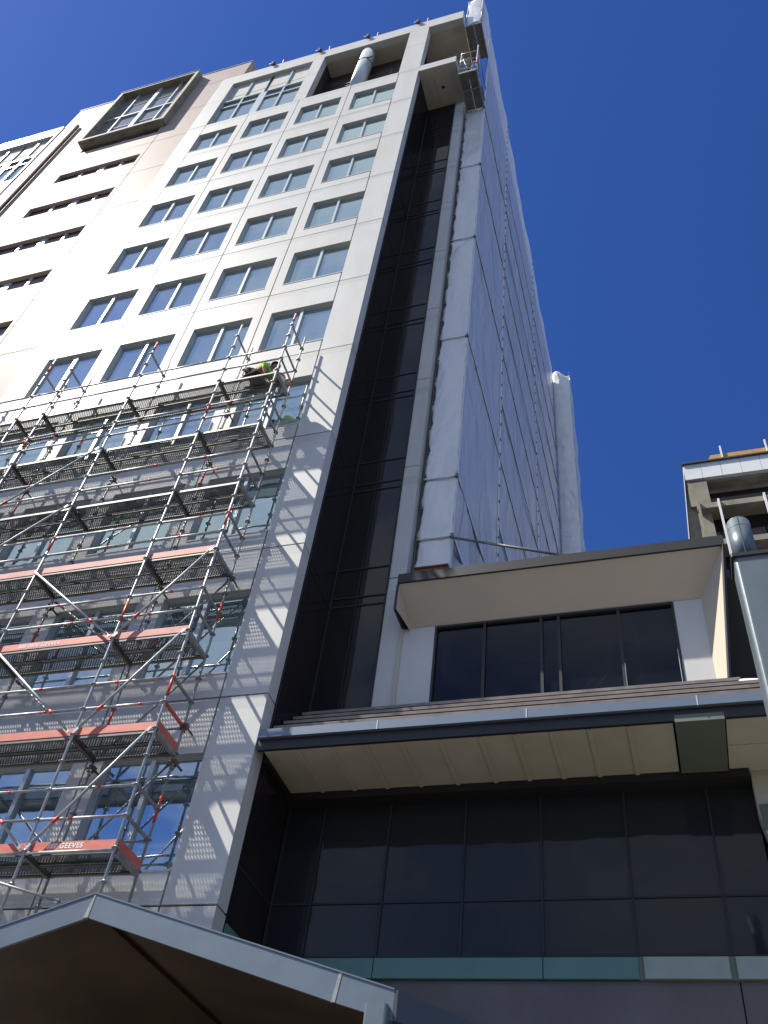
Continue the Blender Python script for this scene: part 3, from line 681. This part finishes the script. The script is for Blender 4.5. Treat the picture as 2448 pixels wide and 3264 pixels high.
def side(u, v):
    y = WY0+(WY1-WY0)*u; z = 12.5+v*(topz(y)-12.5)
    dp = min(abs(y-s) for s in SYS); dl = min(abs(z-l) for l in LZ)
    bul = .10*(1-math.exp(-dp*1.2))*(1-math.exp(-dl*1.0))*(.7+.5*nz(y*.7, z*.5))
    low = max(0, (19-z)/5); fold = .20*low*(math.sin(y*2.6+z*.7)+.5*math.sin(y*5.3-z*1.3))*math.exp(-((y-4.5)/4)**2)*math.exp(-max(0, WY0+.5-y)*2)*(1-math.exp(-(y-WY0)*3))
    return (WX1-bul+fold+.008*nz(y*3, z*1.4), y, z)
sheet('wrap_sheet', side, 120, 190, ws)
def topn(u, v):
    z = 50.62+v*(54.75-50.62); x = 1.84+.74*u
    return (x+(.03*math.sin(z*6) if u in (0, 1) else 0), .30-.05*math.sin(math.pi*u)+.02*math.sin(z*3+u*4), z+(.15*abs(math.sin(u*3.1+.4)) if v == 1 else 0)-(.06 if u > .5 and v == 1 else 0))
sheet('wrap_sheet', topn, 10, 24, ws)
def tops(u, v):
    y = .30+(WY0-.30)*u; z0 = 50.6; z = z0+v*(topz(2)+.0-.4*(1-u)-z0)
    return (2.59+.03*math.sin(z*2+y*3), y, z)
sheet('wrap_sheet', tops, 12, 20, ws)
# far bump-out of the wrapped scaffold
def far(u, v):
    x = 2.6+(3.66-2.6)*u; z = 12+v*(51.6-12-.5*u)
    return (x, 22.0-.03*math.sin(math.pi*u)*(1+.5*math.sin(z*3.2))+.02*math.sin(z*6.1), z+(.25*math.sin(u*6) if v == 1 else 0))
sheet('wrap_sheet', far, 10, 130, ws)
def far2(u, v):
    y = 22.0+2.0*u; z = 12+v*(51.5-12-4*u)
    return (3.66+.03*math.sin(z*2.1+y), y, z)
sheet('wrap_sheet', far2, 8, 90, ws)
clips = []
def ln(y, x=WX1+.012, z0=12.5, z1=55, dz=.78, w_=.045):
    z = z0
    while z < z1:
        clips.append((x, x+.03, y-w_, y+w_, z, z+.045)); z += dz*(1+.06*math.sin(z*3))
for y in SYS[1:3]: ln(y, z1=topz(y)-.2)
ln(WY1-.1, z1=50)
z = 15.3
while z < 43: clips.append((WX0-.055, WX0-.01, WY0-.03, WY0+.02, z, z+.05)); z += 1.05
for l in LZ[:-1]:
    clips.append((WX1-.04, WX1+.035, WY0-.06, WY0+.04, l-.05, l+.06)); clips.append((WX0-.05, WX0+.02, WY0-.05, WY0, l-.03, l+.05))
    for y in (3.1, 4.9, 8.9, 11.6, 17): clips.append((WX1, WX1+.03, y-.05, y+.05, l-.04, l+.04))
clips.sort(key=lambda c: (Vector((c[0], c[2], c[4]))-Vector((6.7, -12, 1.6))).length)
pieces('clip', M['rib'], ws, clips[:99])
q = MB()
for c in clips[99:]: q.box(*c)
q.build('clip', M['rib'], ws)['kind'] = 'stuff'
q = MB()
for y in SYS[1:3]: q.box(WX1+.004, WX1+.010, y-.10, y+.10, 12.5, topz(y)-.2)
q.box(WX1+.002, WX1+.008, WY0+.0, WY0+.10, 14.9, 54)
q.build('tape', M['tape'], ws)
for l in LZ[:-1]:
    q = MB(); q.tube((WX0-.02, WY0-.035, l), (WX1, WY0-.035, l), .03, 6); q.build('ledger', M['tape'], ws)
    q = MB(); zz = l
    q.tube((WX1+.012, WY0, l), (WX1+.012, WY1 if l < 50 else 14, l), .020, 6); q.build('ledger', M['wrapledger'], ws)
for l in (21.6, 28, 34.2, 40.4, 46.6):
    q = MB(); q.tube((WX1+.010, 6.7, l), (WX1+.010, WY1, l), .016, 6); q.build('ledger', M['wrapledger'], ws)
for l in LZ[:-1]+[21.6, 28, 34.2, 40.4]:
    q = MB(); q.box(WX1+.003, WX1+.007, WY0 if l in LZ else 6.7, WY1, l+.02, l+.20); q.build('tape', M['tape'], ws)
for x in (WX0+.03, WX1-.04):
    for y in (WY0+.05, 6.7, 14.45, 21.7):
        q = MB(); q.tube((x, y, 11.6), (x, y, 54 if y < 10 else 51.5), .025, 8); q.build('standard', M['galvdull'], ws)
# open working platforms near the top
for zp in (43.5, 50.5):
    q = MB(); q.box(1.84, 2.20, .32, 1.93, zp, zp+.05); q.box(2.23, 2.58, .32, 1.93, zp, zp+.05); q.build('plank', M['conc'] if zp > 50 else M['rib'], ws)
    q = MB(); q.box(1.80, 1.86, .28, 1.95, zp-.08, zp+.12); q.box(2.55, 2.61, .28, 1.95, zp-.08, zp+.12); q.box(1.86, 2.55, .28, .33, zp-.06, zp+.12); q.box(1.86, 2.55, 1.0, 1.06, zp-.06, zp-.002); q.build('plank_frame', M['galvdull'], ws)
for x in (1.83, 2.58):
    q = MB(); q.tube((x, .30, 43.4), (x, .30, 46.4 if x < 2 else 46.9), .026, 8); q.build('standard', M['galv'], ws)
    q = MB(); q.tube((x, .30, 50.4), (x, .30, 54.9), .026, 8); q.build('standard', M['galv'], ws)
for z in (43.95, 44.5, 45.2, 46.2):
    q = MB(); q.tube((1.80, .30, z), (2.62, .30, z), .026, 8); q.build('ledger', M['galv'], ws)
q = MB(); q.tube((1.86, .30, 45.9), (2.2, .9, 44.6), .022, 6); q.tube((2.6, .3, 44.9), (2.6, 1.9, 43.6), .024, 6); q.tube((2.60, .3, 45.9), (2.60, 1.95, 45.9), .024, 6); q.tube((2.6, .3, 44.4), (2.6, 1.95, 44.4), .024, 6); q.build('brace', M['galvdull'], ws)
q = MB(); q.tube((2.585, .28, 44.3), (2.585, .28, 44.8), .032, 8); q.build('sleeve', M['red'], ws)
# struts from the wrap to the dormer roof
for a, bb in (((2.62, 1.88, 16.25), (5.56, 1.80, 15.0)), ((2.62, 1.88, 15.25), (4.3, 1.75, 14.55))):
    q = MB(); q.tube(a, bb, .032, 10); stt = q.build('strut', M['galvdull'], ws)
    q = MB(); A, B = Vector(a), Vector(bb); d = (B-A).normalized(); q.tube(B-d*.35, B-d*.22, .036, 8)
    q.box(B.x-.05, B.x+.08, B.y-.08, B.y+.08, B.z-.3, B.z+.06); q.build('coupler', M['red'], stt)
q = MB(); q.box(WX0-.02, WX1+.02, WY0-.14, WY0-.05, 15.15, 15.3); q.tube((WX0, WY0-.14, 15.34), (WX1, WY0-.14, 15.34), .03, 8); q.build('ledger', M['rust'], ws)
q = MB(); q.box(WX0+.1, WX1-.08, WY0-.13, WY0-.08, 14.95, 15.18); q.build('plank', M['frameconc'], ws)
def skirt(u, v):
    x = WX0-.05+(WX1-WX0+.08)*u; z = 13.9+v*(15.05-13.9-.22*math.sin(math.pi*u)); return (x, WY0-.12-.04*math.sin(u*11+v*5), z)
sheet('wrap_sheet', skirt, 12, 10, ws)

# ================================================================== RIGHT CONCRETE BUILDING
rb = empty('concrete_building', 'aged concrete building with white tiled parapet and dark balcony openings behind the podium', 'building')
q = MB()
xp = [9.93]+[9.93+1.12+1.22*i for i in range(12)]
for a, bb in zip(xp[:-1], xp[1:]): q.box(a+.01, bb-.01, 30, 30.3, 48.5, 49.95)
q.build('parapet', M['rbwhite'], rb)
q = MB(); q.prism([(9.93, 30.05, 49.9), (9.93, 30.05, 46), (8.3, 30.05, 10), (8.3, 31.6, 10), (9.93, 31.6, 49.9)], (.02, 0, 0))
q = MB(); q.poly([(9.93, 30.02, 49.95), (10.0, 31.5, 49.95), (8.77, 31.5, 33), (8.70, 30.02, 33), (7.1, 31.5, 10), (7.03, 30.02, 10)], [(0, 1, 2, 3), (3, 2, 4, 5)])
sw = q.build('side_wall', M['rbwhite'], rb); sm_ = sw.modifiers.new('thickness', 'SOLIDIFY'); sm_.thickness = .05
q = MB(); q.prism([(10.02, 30.35, 49.9), (11.2, 30.35, 49.9), (8.6, 30.35, 10), (7.15, 30.35, 10)], (0, .7, 0)); q.build('corner_pier', M['conc'], rb)
q = MB(); q.box(9.85, 24.6, 29.85, 30.4, 49.96, 50.08); q.build('coping', M['mull'], rb)
q = MB(); q.prism([(11.55, 30.0, 50.1), (11.8, 30.0, 50.62), (24.5, 30.0, 50.62), (24.5, 30.0, 50.1)], (0, .3, 0)); q.build('roof_board', M['ochre'], rb)
q = MB()
for x in (12.5, 15.3, 18.1): q.beam((x, 29.9, 50.1), (x, 29.9, 51.3), .10, .1)
q.build('board_bracket', M['rbwhite'], rb)
q = MB(); q.box(9.97, 24.6, 30.3, 30.9, 48.3, 48.5); q.box(9.97, 24.6, 30.9, 31.1, 47.9, 48.5)
q.box(9.97, 11.2, 30.1, 31.2, 46.0, 48.3)
q.build('soffit', M['conc'], rb)
q = MB(); q.prism([(10.35, 31.0, 48.0), (24.6, 31.0, 48.0), (24.6, 31.0, 10), (7.6, 31.0, 10)], (0, .3, 0)); q.build('window_band', M['dglass'], rb)
for i, z in enumerate((45.75, 42.45, 39.2, 36.0, 32.8, 29.5, 26.2)):
    q = MB(); q.box(10.3-.32*i+(.9 if i else 0)*0, 24.6, 29.85, 30.2, z-.28, z+.16); q.box(10.35-.32*i, 24.6, 30.2, 31.0, z-.28, z-.05); q.build('balcony_slab', M['conc'], rb)
    q = MB(); q.box(10.3-.26*i, 11.1-.24*i, 30.25, 31.1, z-3.0, z-.28); q.build('pier', M['conc'], rb)
for x in (10.35, 11.55, 14.25, 17.0, 19.8):
    q = MB(); q.box(x, x+.12, 29.66, 29.85, 12, 46.0); q.build('fin', M['conc'] if x < 11 else M['rbwhite'], rb)

# ================================================================== STEEL POLE
pl = empty('steel_pole', 'grey square steel column topped by a round steel pipe at the right edge', 'pole', (7.86, -3.77, .13))
def rbox(q, cx, cy, hx, hy, z0, z1, r=.05, n=5):
    ring = []
    for qx, qy, a0 in ((1, 1, 0), (-1, 1, 90), (-1, -1, 180), (1, -1, 270)):
        for i in range(n+1):
            t = R(a0+90*i/n); ring.append((cx+qx*(hx-r)+math.cos(t)*r, cy+qy*(hy-r)+math.sin(t)*r, z0))
    b0 = len(q.f); q.prism(ring, (0, 0, z1-z0))
    for i in range(b0+2, len(q.f)): q.sm[i] = False
q = MB(); rbox(q, 0, 0, .20, .19, 0, 9.02); q.build('column', M['pole'], pl)
q = MB(); rbox(q, 0, 0, .225, .215, 9.02, 9.07, .02); q.build('cap_plate', M['black'], pl)
q = MB(); q.tube((-.04, 0, 9.07), (-.04, 0, 9.72), .135, 32); q.tube((-.04, 0, 9.72), (-.04, 0, 9.745), .135, 32, r2=.125); q.box(-.052, -.046, -.139, -.13, 9.07, 9.72); q.tube((-.04, 0, 9.60), (-.04, 0, 9.606), .137, 32); q.build('pipe', M['pole'], pl)

# ================================================================== ENTRANCE CANOPY
cn = empty('entrance_canopy', 'gabled entrance canopy with folded grey metal verge and dark underside', 'canopy')
CY = -5.0
A = Vector((1.56, CY, 4.94)); Lf = Vector((-1.6, CY, 3.93)); Rt = Vector((4.46, CY, 4.135)); hgt = .215
def fas(p, q_):
    f = MB(); f.prism([p, q_, q_-Vector((0, 0, hgt)), p-Vector((0, 0, hgt))], (0, .03, 0)); return f
f = MB(); rj = A.lerp(Rt, .845)
f.prism([A, A-Vector((0, 0, hgt)), rj-Vector((.03, 0, hgt)), rj-Vector((.006, 0, 0))], (0, .03, 0)); f.prism([rj, rj-Vector((.024, 0, hgt)), Rt-Vector((0, 0, hgt)), Rt], (0, .03, 0))
f.prism([Lf, Lf-Vector((0, 0, hgt)), A-Vector((.012, 0, hgt)), A-Vector((.006, 0, -.0))], (0, .03, 0))
# thin folded lip along the top
for a, bb in ((Lf, A), (A, Rt)): f.prism([a+Vector((0, -.008, .0)), bb+Vector((0, -.008, .0)), bb+Vector((0, -.008, .012)), a+Vector((0, -.008, .012))], (0, .06, 0))
f.build('verge_flashing', M['flash'], cn)
f = MB(); f.prism([rj+Vector((-.012, -.004, 0)), rj+Vector((.012, -.004, 0)), rj+Vector((-.016, -.004, -hgt)), rj+Vector((-.05, -.004, -hgt))], (0, .006, 0)); f.build('cover_strip', M['galvdull'], cn); f = MB()
f.prism([A+Vector((-.01, -.004, 0)), A+Vector((.006, -.004, 0)), A+Vector((-.006, -.004, -hgt)), A+Vector((-.05, -.004, -hgt))], (0, .006, 0))
f.build('cover_strip', M['galvdull'], cn)
S = Rt+Vector((2.2, 3.4, 0)); 
f = MB(); f.prism([Rt, S, S-Vector((0, 0, hgt)), Rt-Vector((0, 0, hgt))], (.03, -.0, 0)); f.build('side_gutter', M['mull'], cn)
f = MB()
lo = Vector((0, .02, -.10)); back = 3.4
def pt(p, y): return Vector((p.x, y, p.z))
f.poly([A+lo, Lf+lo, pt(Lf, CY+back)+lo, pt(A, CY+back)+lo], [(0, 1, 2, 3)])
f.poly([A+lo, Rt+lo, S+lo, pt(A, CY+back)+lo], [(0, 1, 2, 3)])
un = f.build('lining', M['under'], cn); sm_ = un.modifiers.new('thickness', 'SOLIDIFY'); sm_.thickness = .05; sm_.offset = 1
f = MB(); f.box(-1.6, 4.3, CY+back, CY+back+.05, 0.13, 4.9); f.build('rear_screen', M['under'], cn)
f = MB(); rbox(f, 4.345, CY+.02, .088, .09, .13, 4.02, .02, 3); f.build('post', M['pole'], cn)
